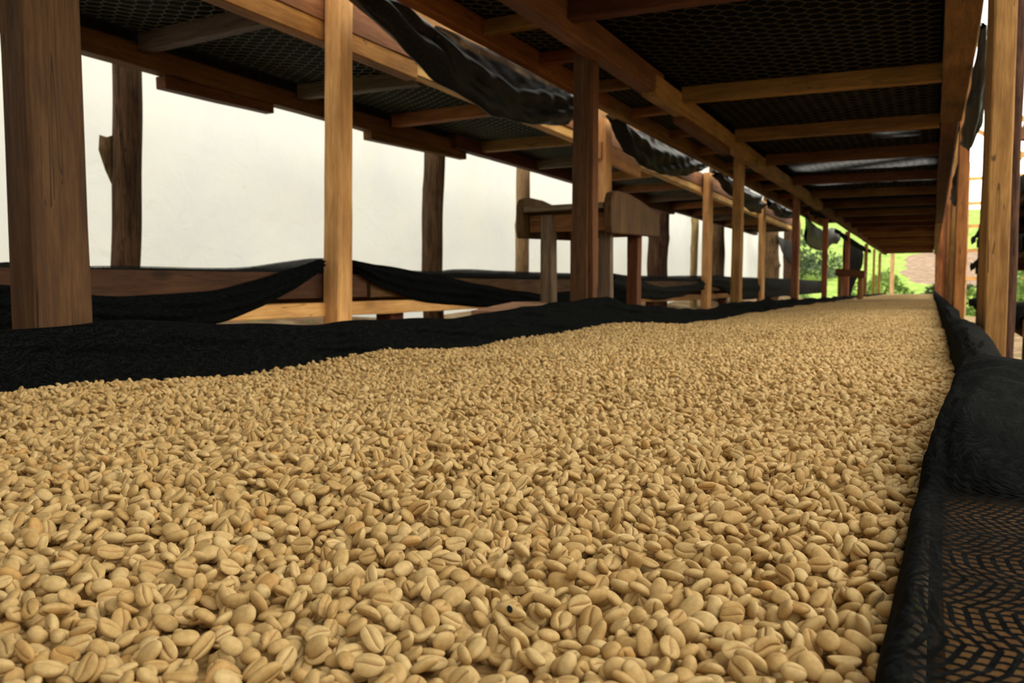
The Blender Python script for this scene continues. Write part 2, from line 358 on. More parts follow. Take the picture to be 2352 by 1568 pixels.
# ------------------------------------------------------------------ wire netting
def hex_wire(name, x0, x1, y0, y1, z, parent, cell=0.056, r=0.0011, sag=0.012, mat='wire'):
    """hexagonal chicken wire as thin three-sided wires"""
    a = cell*0.5; row_h = a*0.80
    segs = []
    nyy = int((y1-y0)/cell); nr = int((x1-x0)/(row_h*1.9))
    for ri in range(nr+1):
        xx = x0+ri*row_h*1.9
        offs = (ri % 2)*a
        for ci in range(nyy):
            yy = y0+ci*cell+offs
            segs.append(((xx, yy), (xx+row_h, yy)))                   # twisted leg
            segs.append(((xx+row_h, yy), (xx+row_h*1.9, yy+a)))
            segs.append(((xx+row_h, yy), (xx+row_h*1.9, yy-a)))
    S = np.array(segs); S = S[(S[:, 1, 0] < x1) & (S[:, :, 1].min(1) > y0) & (S[:, :, 1].max(1) < y1)]
    def zz(p): return z-sag*np.abs(np.sin(p[:, 1]*2.7))*np.sin(np.clip((p[:, 0]-x0)/(x1-x0), 0, 1)*math.pi)+0.0015*np.sin(p[:, 1]*23+p[:, 0]*31)
    A = np.concatenate([S[:, 0], zz(S[:, 0])[:, None]], 1); B = np.concatenate([S[:, 1], zz(S[:, 1])[:, None]], 1)
    D = B-A; Ln = np.linalg.norm(D, axis=1)[:, None]; D = D/Ln
    p1 = np.cross(D, [0, 0, 1.0]); p1 /= np.linalg.norm(p1, axis=1)[:, None]; p2 = np.cross(D, p1)
    V = []
    for base in (A, B):
        for k in range(3):
            an = 2.094*k; V.append(base+r*(math.cos(an)*p1+math.sin(an)*p2))
    V = np.stack(V, 1).reshape(-1, 3)
    n = len(S); b0 = np.arange(n)*6
    Fc = np.concatenate([np.stack([b0+k, b0+(k+1) % 3, b0+3+(k+1) % 3, b0+3+k], 1) for k in range(3)])
    return mesh_obj(name, V, Fc, M[mat], parent, False)

def deck_net(name, x0, x1, y0, y1, z, label, openf=0.0, parent=None, patch=None, sag=0.012, drop=0.07, mat='net'):
    n = int((y1-y0)/0.06); m = 16
    vs = []; uv = []; op = []
    for i in range(n):
        y = y0+(y1-y0)*i/(n-1)
        for j in range(m):
            x = x0+(x1-x0)*np.clip((j-1)/(m-3), 0, 1); s = math.sin(math.pi*np.clip((j-1)/(m-3), 0, 1))
            vs.append((x, y, z-(drop if j in (0, m-1) else 0)-sag*abs(math.sin(y*2.7))*s+0.002*math.sin(9*y+14*x))); uv.append((x, y))
            o_ = openf
            if patch: 
                for (ya, yb, xa, xb, amt) in patch:
                    if ya < y < yb and xa < x < xb: o_ = amt*(0.5+0.5*math.sin(7*x+11*y))
            op.append(o_)
    return tag(mesh_obj(name, vs, grid_faces(n, m), M[mat], parent, True, uv, {'open': op}), label, 'net', 'black net sheets lying on the upper decks')

# ------------------------------------------------------------------ our rack: two rows of posts, the upper deck above the beans, the lower bed
Y0, YE = -6.0, 23.4
rack = thing('drying_rack', 'long two-tier rack of orange-brown sawn timber, posts standing either side of the bean bed', 'rack')
# posts of the left row; right face X=-1.12
for (yy, wx, dy, mat, lean) in [(0.745, .062, .087, 'post_brown', (-.004, -.018)), (2.81, .066, .075, 'post_brown', (.0, .03)), (5.52, .06, .09, 'brown', (.0, .02)), (8.10, .055, .09, 'brown', (0, 0)),
                                (10.6, .055, .08, 'red', (.0, -.05)), (13.5, .06, .09, 'red', (0, 0)), (17.4, .06, .09, 'brown', (0, 0)), (19.9, .05, .08, 'red', (0, 0)), (22.2, .06, .09, 'brown', (0, 0))]:
    post('post', -1.122, yy, 0.0, 2.9 if yy < 1 else 1.84, wx, dy, mat, rack, lean=lean)
post('post', -1.122, -1.3, 0.0, 2.4, .08, .09, 'brown', rack)
post('dark_strip', -1.102, 2.84, 0.0, 1.80, .018, .05, 'dark', rack)  # thin strip of dark wood along the second post's right face
# right row
for (yy, px, s, mat, yaw) in [(2.65, 2254, .060, 'brown', .28), (5.5, 2192, .056, 'red', .1), (8.06, 2181, .06, 'brown', .1), (10.5, 2172, .06, 'red', .1), (13.5, 2165, .06, 'brown', 0), (17.4, 2158, .06, 'red', 0), (20.5, 2152, .06, 'brown', 0), (22.8, 2148, .06, 'brown', 0)]:
    xl = P(px, 600, Y=yy)[0]
    post('post', xl+s, yy, 0.0, 2.9, s, s, mat, rack, yaw=yaw)
post('post', 0.24, -1.0, 0.0, 2.9, .06, .06, 'fresh', rack)
# upper rails
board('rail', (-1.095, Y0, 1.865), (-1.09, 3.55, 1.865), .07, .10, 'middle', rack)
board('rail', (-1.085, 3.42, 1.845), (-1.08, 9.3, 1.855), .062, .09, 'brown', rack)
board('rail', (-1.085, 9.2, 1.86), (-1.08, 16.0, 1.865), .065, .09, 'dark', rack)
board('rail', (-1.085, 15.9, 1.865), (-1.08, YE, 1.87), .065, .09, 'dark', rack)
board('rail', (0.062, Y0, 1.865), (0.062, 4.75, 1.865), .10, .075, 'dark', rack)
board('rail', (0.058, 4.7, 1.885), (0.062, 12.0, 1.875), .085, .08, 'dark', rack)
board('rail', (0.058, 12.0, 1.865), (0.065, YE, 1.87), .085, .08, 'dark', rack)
cbY = [-1.2, -.1, 1.15, 2.55, 3.86, 4.99, 6.05, 7.3, 8.44]
y = 9.6
while y < YE: cbY.append(y); y += 1.12
for k, yy in enumerate(cbY):
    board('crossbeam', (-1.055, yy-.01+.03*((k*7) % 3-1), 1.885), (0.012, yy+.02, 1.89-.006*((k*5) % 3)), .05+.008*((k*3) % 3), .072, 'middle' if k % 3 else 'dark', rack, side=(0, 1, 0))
# gusset block under the left rail where two lengths meet
board('splice_board', (-1.09, 3.9, 1.79), (-1.085, 4.9, 1.785), .05, .035, 'dark', rack)
hex_wire('wire_mesh', -1.06, 0.02, 0.8, 9.0, 1.928, rack, cell=.068, r=.0009, mat='wire_dark')
# lower bed: side boards and slats under the net
board('side_board', (-1.105, Y0, 0.835), (-1.105, YE, 0.80), .010, .07, 'dark', rack)
board('side_board', (0.0655, Y0, 0.829), (0.0655, 0.78, 0.829), .122, .085, 'brown', rack)
board('side_board', (0.085, 0.80, 0.822), (0.085, YE, 0.80), .022, .09, 'dark', rack)
y = -1.2
while y < YE:
    board('slat', (-1.08, y, 0.765), (0.07, y, 0.765), .05, .05, 'dark', rack, side=(0, 1, 0)); y += 1.4
deck_net('upper_deck_net', -1.13, 0.11, Y0, YE, 1.945, 'dark net sheet lying over the wire of the deck directly above the beans', 0.0,
         patch=[(6.3, 7.2, -.98, .0, .22), (7.5, 8.2, -1.0, .0, .2), (5.6, 5.8, -.3, -.1, .3)])

# ------------------------------------------------------------------ left rack
lr = thing('drying_rack', 'two-tier timber rack at the left, standing against the white sheet wall', 'rack')
LE = 13.2
for (yy, wx, dy, mat, lean) in [(2.12, .062, .072, 'fresh', (.0, .10)), (4.62, .055, .10, 'fresh', (.0, .02)), (7.16, .055, .14, 'fresh', (.0, .0)), (9.7, .05, .2, 'fresh', (0, 0)), (12.6, .06, .09, 'fresh', (0, 0))]:
    post('post', -1.722, yy, 0.0, 2.7 if yy < 3 else 1.98, wx, dy, mat, lr, lean=lean)
post('post', -1.722, -0.6, 0.0, 2.7, .065, .075, 'fresh', lr)
board('rail', (-1.83, Y0, 1.845), (-1.825, 2.75, 1.84), .055, .075, 'red', lr)
board('rail', (-1.83, 2.65, 1.86), (-1.82, 8.2, 1.85), .055, .075, 'fresh', lr)
board('rail', (-1.825, 8.1, 1.85), (-1.82, LE, 1.85), .055, .075, 'fresh', lr)
board('rail', (-1.757, 4.6, 1.80), (-1.757, 5.35, 1.775), .03, .10, 'fresh', lr)
board('rail', (-1.80, Y0, 1.925), (-1.80, LE, 1.925), .024, .110, 'brown', lr)
board('rail', (-1.80, 2.3, 2.02), (-1.80, 6.4, 2.02), .02, .075, 'brown', lr)
board('rail', (-2.48, Y0, 1.785), (-2.48, 4.2, 1.80), .06, .075, 'dark', lr)
board('rail', (-2.45, 4.1, 1.825), (-2.45, LE, 1.84), .06, .075, 'dark', lr)
board('splice_board', (-2.49, 2.14, 1.735), (-2.49, 2.69, 1.745), .05, .042, 'dark', lr)
board('splice_board', (-2.49, 3.36, 1.745), (-2.49, 4.29, 1.775), .05, .05, 'dark', lr)
board('splice_board', (-2.45, 7.6, 1.78), (-2.45, 8.6, 1.785), .05, .04, 'dark', lr)
lcb = [(-1.0, 0), (.1, 0), (1.0, .03), (2.03, -.02), (2.83, .04), (3.53, 0), (4.41, .02)]
y = 5.2
while y < LE: lcb.append((y, .02*math.sin(y*7))); y += .82
for k, (yy, dd) in enumerate(lcb):
    board('crossbeam', (-2.445, yy, 1.835), (-1.862, yy+dd, 1.842), .045, .062, ('brown', 'grey', 'red')[k % 3] if yy > 2.5 else 'grey', lr, side=(0, 1, 0))
hex_wire('wire_mesh', -2.44, -1.86, 0.6, 8.0, 1.872, lr, cell=0.052)
# lower left bed
board('side_board', (-1.795, Y0, 1.003), (-1.795, 2.4, 1.003), .022, .080, 'post_brown', lr)
board('side_board', (-1.795, 2.42, 1.0), (-1.795, LE, 1.02), .022, .075, 'post_brown', lr)
board('bed_rail', (-1.80, 1.2, .925), (-1.80, 3.3, .928), .05, .045, 'fresh', lr)
board('bed_rail', (-1.80, 3.35, .92), (-1.80, LE, .92), .05, .045, 'brown', lr)
board('side_board', (-2.46, Y0, 1.02), (-2.46, LE, 1.03), .022, .08, 'dark', lr)
board('side_board', (-2.46, Y0, .925), (-2.46, LE, .93), .022, .10, 'dark', lr)
y = -1.0
while y < LE:
    board('slat', (-2.44, y, .955), (-1.83, y, .955), .05, .045, 'dark', lr, side=(0, 1, 0)); y += 1.1
for yy in (2.62, 3.42, 6.0, 8.4, 11.0):
    post('bed_leg', -1.84, yy, 0.0, .905, .07, .09, 'dark', lr)
deck_net('upper_deck_net', -2.522, -1.862, Y0, LE, 1.885, 'greyish black net sheet lying on the left rack, topmost deck beside the white wall', 0.0, drop=.05, mat='net_deck')

# canopy over the walkway
cp = thing('timber_canopy', 'high timber and wire deck spanning the walkway between the two racks', 'canopy')
board('rail', (-1.535, Y0, 1.935), (-1.50, 4.0, 1.935), .045, .08, 'red', cp)
board('rail', (-1.50, 3.95, 1.935), (-1.46, LE, 1.935), .045, .08, 'brown', cp)
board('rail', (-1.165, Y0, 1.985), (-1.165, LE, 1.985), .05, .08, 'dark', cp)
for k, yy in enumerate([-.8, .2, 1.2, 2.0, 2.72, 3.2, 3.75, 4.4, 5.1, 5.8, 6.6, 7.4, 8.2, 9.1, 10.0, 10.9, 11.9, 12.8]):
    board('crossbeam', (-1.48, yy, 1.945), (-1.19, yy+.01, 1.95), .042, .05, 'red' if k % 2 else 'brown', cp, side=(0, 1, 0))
hex_wire('wire_mesh', -1.50, -1.18, 1.2, 8.0, 1.982, cp, cell=0.052, sag=.003)
deck_net('upper_deck_net', -1.56, -1.17, Y0, LE, 1.996, 'grey-black net sheet lying over the narrow deck above the walkway', 0.0, sag=.003, drop=.04, mat='net_deck')

# ------------------------------------------------------------------ log posts along the white wall
def log(name, X, Y, r, z0, z1, mat, label, group, wob=.012, seed=0, stub=False, bend=0.0, lean=0.0):
    n, m = 60, 20; vs = []; rr = np.random.default_rng(seed)
    ph = rr.uniform(0, 6.28, 8)
    knots = [(rr.uniform(z0, z1), rr.uniform(0, 6.28), rr.uniform(.1, .3)) for _ in range(9)]
    for i in range(n):
        z = z0+(z1-z0)*i/(n-1)
        cx_ = wob*(math.sin(z*2.0+ph[0])+.5*math.sin(z*4.7+ph[1])); cy_ = wob*math.sin(z*2.4+ph[2])+bend*(z-1.3)**2+lean*(z-1.3)
        for k in range(m):
            a = 6.283*k/m
            q = r*(1+.05*math.sin(3*a+ph[3]+z)+.04*math.sin(5*a+ph[4]-z*3)+.03*math.sin(z*14+ph[5]+a))
            for (kz, ka, kh) in knots:
                da = (a-ka+3.1416) % 6.283-3.1416
                q += r*kh*math.exp(-((z-kz)/.035)**2-(da/.5)**2)
            vs.append((X+cx_+q*math.cos(a), Y+cy_+q*math.sin(a), z))
    fs = grid_faces(n, m, True); fs.append(tuple(range(m-1, -1, -1))); fs.append(tuple((n-1)*m+k for k in range(m)))
    o = mesh_obj(name, vs, fs, M[mat]); tag(o, label, 'post', group)
    if stub:
        p0 = np.array([X-.029, Y-.036, 1.32]); pts = [p0+np.array([.018, .025, .02]), p0+np.array([.004, .006, .10]), p0+np.array([-.005, -.006, .17]), p0+np.array([-.004, -.005, .225])]
        vs = []; rad = [.014, .022, .027, .024]
        for i, p in enumerate(pts):
            for k in range(10):
                a = .6283*k; vs.append(p+rad[i]*np.array([math.cos(a), math.sin(a), .25*math.sin(2*a)]))
        fs = grid_faces(4, 10, True); fs.append(tuple(range(9, -1, -1))); fs.append(tuple(30+k for k in range(10)))
        s = mesh_obj('branch_stub', vs, fs, M['bark'], o)
    return o
G = 'rough log posts in front of the white wall'
log('log_post', -2.65, 2.10, .050, .3, 2.9, 'bark', 'thick bark-covered log post with a sawn branch stub, nearest post before the white wall', G, .004, 3, True, lean=.06)
log('log_post', -2.65, 4.20, .062, .3, 2.9, 'bark', 'bent brown log post behind the middle of the left bed, left of the thin pole', G, .012, 5, bend=.05)
log('log_post', -2.65, 5.43, .050, .3, 2.9, 'pole', 'thin pale peeled pole just left of the stand with shaped boards', G, .008, 6)
log('log_post', -2.65, 8.75, .11, .3, 2.9, 'bark', 'brown log post right behind the right board of the near stand', G, .010, 7)
log('log_post', -2.65, 10.30, .045, .3, 2.9, 'pole', 'very thin pole against the white wall, left of the third bright walkway post', G, .006, 8)
log('log_post', -2.65, 11.45, .10, .3, 2.9, 'bark', 'dark log post half hidden behind the third bright walkway post', G, .008, 9)
log('log_post', -2.65, 15.8, .14, .3, 2.9, 'bark', 'dark log post near the white wall end, right of the fourth bright post', G, .008, 10)
log('log_post', -2.65, 18.1, .13, .3, 2.9, 'bark', 'farthest dark log post where the white wall ends', G, .008, 11)

# ------------------------------------------------------------------ stand with two shaped side boards, in the walkway
def side_profile(length, h_front, h_back, low, base):
    pts = [(0.0, base+.03), (0.01, base), (length, base+.02), (length, base+h_back*.55), (length*.985, base+h_back), (length*.8, base+h_back+.025), (length*.55, base+h_front*.93), (length*.35, base+h_front*1.0), (length*.12, base+h_front*1.0), (0.02, base+h_front*.93), (0, base+h_front*.75)]
    return pts
def extrude_yz(name, pts, x, th, y0, mat, parent):
    n = len(pts); vs = [(x-th/2, y0+a, b) for a, b in pts]+[(x+th/2, y0+a, b) for a, b in pts]
    fs = [tuple(range(n)), tuple(range(2*n-1, n-1, -1))]+[(i, i+n, (i+1) % n+n, (i+1) % n) for i in range(n)]
    o = mesh_obj(name, [(v[0]-x, v[1]-y0, v[2]-1.2) for v in vs], fs, M[mat], parent, False); o.location = (x, y0, 1.2)
    bv = o.modifiers.new('bevel', 'BEVEL'); bv.width = .006; bv.segments = 2
    return o
st = thing('wooden_stand', 'tall rough wooden stand with two shaped side boards, behind the second post of the bed', 'stand')
extrude_yz('side_panel', side_profile(.66, .175, .115, 0, 1.215), -1.155, .034, 3.13, 'post_brown', st)
extrude_yz('side_panel', side_profile(.60, .175, .13, 0, 1.205), -1.545, .034, 3.13, 'post_brown', st)
board('shelf_board', (-1.525, 3.23, 1.325), (-1.175, 3.23, 1.33), .20, .022, 'grey', st, side=(0, 1, 0))
board('shelf_board', (-1.525, 3.50, 1.325), (-1.175, 3.50, 1.33), .22, .022, 'grey', st, side=(0, 1, 0))
board('apron', (-1.525, 3.20, 1.265), (-1.175, 3.20, 1.265), .07, .02, 'brown', st, side=(0, 0, 1))
board('apron', (-1.525, 3.62, 1.27), (-1.175, 3.62, 1.27), .09, .02, 'brown', st, side=(0, 0, 1))
post('leg', -1.41, 3.17, 0.0, 1.30, .055, .055, 'grey', st); post('leg', -1.19, 3.25, 0.0, 1.30, .055, .04, 'grey', st)
post('leg', -1.47, 3.62, 0.0, 1.30, .05, .05, 'dark', st); post('leg', -1.18, 3.60, 0.0, 1.30, .05, .055, 'dark', st)
st2 = thing('wooden_stand', 'small far wooden stand in the walkway with black net hanging behind it', 'stand')
a = P(1921, 625, Y=12.6); b = P(1988, 630, Y=12.6)
board('shelf_board', (a[0], 12.6, a[2]), (b[0], 12.6, b[2]), .10, .3, 'dark', st2, side=(0, 0, 1))
for q in (a[0]+.06, b[0]-.06):
    for yy in (12.5, 12.72): post('leg', q+.03, yy, 0.0, a[2]-.04, .06, .05, 'brown', st2)

# pale board lying on the left bed's rail
pb = thing('wooden_board', 'flat pale wooden board lying across the walkway below the near stand', 'board')
c0 = [P(1082, 713, Z=.915), P(1178, 693, Z=.94), P(1262, 692, Z=.94), P(1232, 717, Z=.915)]
vs = [tuple(c) for c in c0]+[(c[0], c[1], c[2]-.02) for c in c0]
board_o = mesh_obj('panel', vs, [(0, 1, 2, 3), (7, 6, 5, 4), (0, 4, 5, 1), (1, 5, 6, 2), (2, 6, 7, 3), (3, 7, 4, 0)], M['pale'], pb, False)
cc = np.mean(c0, axis=0)
for q in ((-.04, -.1), (.06, .12)): post('support', cc[0]+q[0], cc[1]+q[1], 0, .90, .04, .04, 'dark', pb)

# ------------------------------------------------------------------ black nets hanging about
NG = 'black nets gathered along the rack rails'
S1 = [(-150, 640, 760), (0, 650, 760), (215, 672, 762), (300, 676, 764), (400, 672, 758), (500, 660, 744), (600, 636, 705), (680, 610, 662), (737, 588, 618)]
tag(hang('shade_net', [(x, a_+4, b_) for x, a_, b_ in S1], -1.765, 'net', 110, 16, .02, 3, 1), 'black net swag drooping along the left bed, left of the bright walkway post', 'net', NG)
S2 = [(803, 596, 612), (860, 606, 650), (950, 622, 690), (1050, 640, 702), (1150, 662, 706), (1250, 676, 706), (1400, 655, 705), (1440, 660, 700)]
tag(hang('shade_net', S2, -1.765, 'net', 110, 16, .02, 3, 2), 'black net swag falling from the bright post towards the near stand', 'net', NG)
S3 = [(1405, 625, 660), (1460, 640, 685), (1520, 660, 690), (1600, 652, 672), (1640, 630, 652), (1700, 640, 690), (1800, 640, 680), (1895, 648, 672)]
tag(hang('shade_net', S3, -1.765, 'net_grey', 90, 12, .02, 2, 3), 'black net swag along the left bed, right of the near stand', 'net', NG)
# net over the far plank of the left bed
tp = [(-150, 614, 640), (0, 613, 640), (215, 611, 640), (320, 610, 640), (480, 616, 640), (560, 614, 640), (640, 603, 640), (740, 590, 640), (830, 600, 640), (900, 618, 640), (1000, 624, 640), (1050, 616, 640), (1200, 624, 640), (1300, 626, 640), (1500, 634, 645), (1600, 632, 650), (1700, 636, 650), (1780, 638, 650), (1900, 645, 655)]
tag(hang('shade_net', tp, -1.80, 'net_grey', 160, 8, .004, 1, 4, open_top=.8, wr=.002), 'thin black net edge lying along the plank top of the left bed', 'net', NG)
# bundles under the walkway canopy
B1 = [(800, -60, -10), (870, -12, 55), (930, 16, 110), (1000, 58, 175), (1060, 105, 222), (1120, 135, 262), (1180, 165, 280), (1250, 190, 288), (1312, 212, 285)]
tag(hang('shade_net', B1, -1.62, 'plastic', 120, 22, .045, 2, 5, open_top=0.0, wr=.012), 'long black net bundle sagging under the canopy, left of the second bed post', 'net', NG)
B1b = [(1000, 56, 100), (1060, 84, 150), (1110, 108, 190), (1180, 138, 235), (1250, 170, 252), (1312, 200, 265)]
tag(hang('shade_net', B1b, -1.585, 'plastic', 60, 10, .004, 1, 6, open_=0.75, wr=.003), 'sheer net film catching the light along the top of the long bundle', 'net', NG)
B2 = [(1404, 252, 275), (1440, 285, 350), (1480, 305, 385), (1520, 325, 402), (1570, 345, 405), (1600, 356, 395), (1622, 368, 384)]
tag(hang('shade_net', B2, -1.66, 'plastic', 80, 16, .045, 2, 7, open_top=.45, wr=.012), 'black net loop hanging between the second and third bright walkway posts', 'net', NG)
B3 = [(1642, 390, 405), (1670, 402, 440), (1700, 425, 470), (1730, 440, 488), (1748, 450, 490)]
tag(hang('shade_net', B3, -1.66, 'plastic', 50, 12, .04, 2, 8, wr=.012), 'small black net loop between the third and fourth bright walkway posts', 'net', NG)
B4 = [(1764, 455, 475), (1790, 468, 500), (1815, 478, 502), (1832, 485, 500)]
tag(hang('shade_net', B4, -1.66, 'plastic', 40, 10, .04, 2, 9, wr=.012), 'short black net bundle just right of the fourth bright walkway post', 'net', NG)
B5 = [(1430, 165, 170), (1450, 172, 200), (1500, 215, 235), (1550, 250, 272), (1600, 285, 305), (1640, 318, 322)]
tag(hang('shade_net', B5, -1.15, 'net_grey', 60, 8, .01, 1, 10, wr=.004), 'grey-black net strip drooping below the left rail of the upper deck', 'net', NG)
B6 = [(1851, 490, 560), (1862, 505, 568), (1880, 525, 576), (1898, 530, 575), (1910, 520, 560), (1925, 530, 560)]
tag(hang('shade_net', B6, -1.40, 'plastic', 40, 12, .03, 1, 11, open_top=.2), 'black net blowing loose before the bright green slope', 'net', NG)
B7 = [(1938, 540, 700), (1950, 545, 700), (1962, 552, 650), (1970, 560, 640), (1980, 572, 610)]
tag(hang('shade_net', B7, -1.40, 'net', 30, 20, .03, 1, 12), 'black net hanging straight down behind the far stand', 'net', NG)
B8 = [(1783, 540, 545), (1800, 548, 585), (1812, 552, 605), (1822, 560, 606)]
tag(hang('shade_net', B8, -2.5, 'net_grey', 30, 10, .02, 1, 13, open_=.55), 'sheer corner of net hanging before the end of the white wall', 'net', NG)
B9 = [(1862, 484, 492), (1885, 486, 500), (1905, 500, 505)]
tag(hang('shade_net', B9, -1.16, 'net', 20, 6, .01, 1, 14), 'ragged net scrap under the rail near the far green opening', 'net', NG)
B10 = [(1918, 522, 530), (1945, 540, 556), (1975, 560, 575), (2000, 574, 582)]
tag(hang('shade_net', B10, -1.16, 'net', 20, 6, .01, 1, 15), 'dark net loop under the rail at the tunnel far end', 'net', NG)

# right-hand bundles outside the right rail
def bundle(name, pts, rad, mat, label, seed=0):
    pts = [np.array(p) for p in pts]; n, m = 60, 18; vs = []; uv = []
    t = np.linspace(0, 1, n); ts = np.linspace(0, 1, len(pts)); pa = np.array(pts)
    ctr = np.stack([np.interp(t, ts, pa[:, k]) for k in range(3)], 1); rd = np.interp(t, ts, rad)
    for i in range(n):
        for k in range(m):
            a = 6.283*k/m; q = rd[i]*(1+.25*math.sin(3*a+seed+t[i]*5)+.15*math.sin(7*a-t[i]*11)+.12*math.sin(t[i]*40+2*a))
            vs.append(ctr[i]+np.array([q*math.cos(a)*.8, 0, q*math.sin(a)])); uv.append((rd[i]*a, ctr[i][1]))
    fs = grid_faces(n, m, True)
    return tag(mesh_obj(name, vs, fs, M[mat], None, True, uv, {'open': np.zeros(len(vs))}), label, 'net', NG)
RB = [P(2258, 60, X=.135), P(2250, 150, X=.135), P(2240, 230, X=.13), P(2226, 300, X=.13), P(2222, 332, X=.135), P(2243, 285, X=.16), P(2258, 200, X=.175)]
bundle('shade_net', RB, [.012, .022, .028, .032, .028, .030, .018], 'plastic', 'shiny crumpled black net bundle hanging between the right rail and the near right post', 2)
RB2 = [P(2203, 375, X=.135), P(2199, 420, X=.13), P(2194, 462, X=.135), P(2202, 440, X=.15), P(2204, 400, X=.16)]
bundle('shade_net', RB2, [.01, .03, .035, .03, .012], 'plastic', 'smaller black net bundle beside the second right post', 4)

# ------------------------------------------------------------------ the net lining the bean bed
lipY = [-2, .67, .83, 1.33, 1.76, 2.3, 2.58, 2.98, 3.2, 4.3, 5.7, 10.0, 16.0, 26.0]
lipZ = [.945, .945, .948, .930, .924, .940, .957, .965, .938, .885, .912, .887, .868, .852]
def bean_h(x, y):
    """height of the bean surface"""
    x = np.asarray(x, float); y = np.asarray(y, float)
    hl = np.interp(y, [-2, .7, 1.03, 1.45, 1.83, 2.5, 2.97, 3.4, 4.2, 6.7, 12, 24], [.858, .858, .847, .860, .840, .861, .857, .822, .818, .827, .832, .825])
    hr = np.interp(y, [-2, 3, 7.5, 16, 24], [.860, .860, .860, .848, .832])
    s = np.clip((x+1.05)/.85, 0, 1); s = s*s*(3-2*s)
    h = hl*(1-s)+hr*s
    h = h+.0035*np.sin(5.3*y+2.0*x)+.0025*np.sin(9.1*y-6*x+1)+.002*np.sin(14*x+3*y)
    return h
yy_ = np.concatenate([np.arange(-1.6, 4.0, .018), np.arange(4.0, 24.0, .07)])
def xr_edge(y): return np.interp(y, [-2, .31, .42, .5, .6, .83, 1.26, 2.15, 7.5, 24], [-.014, -.014, -.010, -.008, -.004, .010, .034, .038, .034, .038])
rows = []; uvs = []; ops = []
for y in yy_:
    lz = float(np.interp(y, lipY, lipZ)) + .003*math.sin(y*9)+.002*math.sin(y*23)+(.006*math.sin(y*5.1) if y > 4 else 0)
    w1 = .006*math.sin(y*6.1)+.004*math.sin(y*15.7); w2 = .005*math.sin(y*7.3+1)+.004*math.sin(y*19+2)
    fl = .805
    xr = float(xr_edge(y))
    near = min(1.0, max(0.0, (0.62-y)/.12))                       # flat stretch over the near board
    hump = math.exp(-((y-.88)/.17)**2)
    rz = .918-.008*min(1, max(0, (y-3)/8))+.004*math.sin(y*8)+.003*math.sin(y*21)
    if 1.95 < y < 3.4: rz -= .008*math.sin((y-1.95)*2)
    rz = rz*(1-near)+.888*near+.010*hump
    wd = .030+.010*math.sin(y*3.1)*(y > 1.2)+.012*math.exp(-((y-1.7)/.5)**2)
    prof = [(-1.116, .78, 0), (-1.118, (lz+.80)/2, 0), (-1.117, lz-.008, 0), (-1.108, lz, 0), (-1.096+w2*.3, lz-.003, 0), (-1.086+w1*.6, lz-.012, .0), (-1.078+w2*.8, lz-.024, .1), (-1.078-w1*.7, lz-.036, .1), (-1.070+w1*.7, min(lz-.045, .885), .1), (-1.066, .865, .1), (-1.062, .83, 0), (-1.055, fl, 0), (-.8, fl, 0), (-.4, fl, 0), (xr-.06, fl, 0)]
    if near > .5:
        k = .0012*math.sin(y*61)+.001*math.sin(y*23)
        prof += [(xr-.002, fl, 0), (xr-.001, .85, 0), (xr+.001, .872, 0), (xr+.004+k, .8835, 0), (xr+.009, .8872+k, .0), (xr+.016, .8835+k, .15), (xr+.022, .8815, .85), (xr+.034, .8812, .95), (xr+.05, .8815+k*.5, .95), (xr+.075, .8812, .95), (.118, .881, .9), (.126, .872, .5), (.128, .84, .3), (.129, .79, 0)]
    else:
        k = w1*.4
        top = rz; hw = wd+.03*hump
        prof += [(xr-.002, fl, 0), (xr, .85, 0), (xr+.002+k*.3, .875, 0), (xr+.003, .893+k, 0), (xr+.008+k*.5, (top+.9)/2, 0), (xr+.016, top-.006, 0), (xr+hw*.7+k*.3, top, 0), (xr+hw*1.1, top-.003+k*.4, 0), (xr+hw*1.5, top-.010, 0), (xr+hw*1.9, top-.020+k*.5, 0), (xr+hw*2.1+.004, .885, 0), (.118+.0*hump+max(0, hump-.1)*.02, .87, 0), (.122+.03*hump, .84, 0), (.124+.03*hump, .79, 0)]
    rows.append(prof)
R_ = np.array(rows); n, m0 = R_.shape[:2]
# finer profile
def refine(A, k):
    out = []
    for i in range(A.shape[1]-1):
        for q in range(k):
            f = q/k; out.append(A[:, i]*(1-f)+A[:, i+1]*f)
    out.append(A[:, -1]); return np.stack(out, 1)
Rf = refine(R_, 3); 
K = np.array([.25, .5, .25])
for _ in range(2): Rf[:, 1:-1, :2] = .25*Rf[:, :-2, :2]+.5*Rf[:, 1:-1, :2]+.25*Rf[:, 2:, :2]
m = Rf.shape[1]
Yg = np.repeat(yy_[:, None], m, 1)
# diagonal drag folds on the left wall of the net
J = np.arange(m)[None, :]/m
side_l = (Rf[:, :, 0] < -1.05) & (Rf[:, :, 1] > .84)
Rf[:, :, 0] += np.where(side_l, .006*np.sin(9*Yg+60*(Rf[:, :, 1]-.85)+1.5*np.sin(3*Yg))+.0035*np.sin(24*Yg+70*(Rf[:, :, 1]-.85)*3)+.0025*np.sin(61*Yg-220*(Rf[:, :, 1]-.85))+.003*np.sin(11*Yg+160*(Rf[:, :, 1]-.85)), 0)*.8
side_r = (Rf[:, :, 0] > -.02) & (Rf[:, :, 1] > .87) & (Yg > .55)
Rf[:, :, 1] += np.where(side_r, .0018*np.sin(70*Yg+40*Rf[:, :, 0]*20)+.0012*np.sin(131*Yg-900*Rf[:, :, 0]), 0)
V = np.stack([Rf[:, :, 0], Yg, Rf[:, :, 1]], 2)
arc = np.concatenate([np.zeros((n, 1)), np.cumsum(np.linalg.norm(np.diff(Rf[:, :, :2], axis=1), axis=2), 1)], 1)
UV = np.stack([arc, Yg], 2)
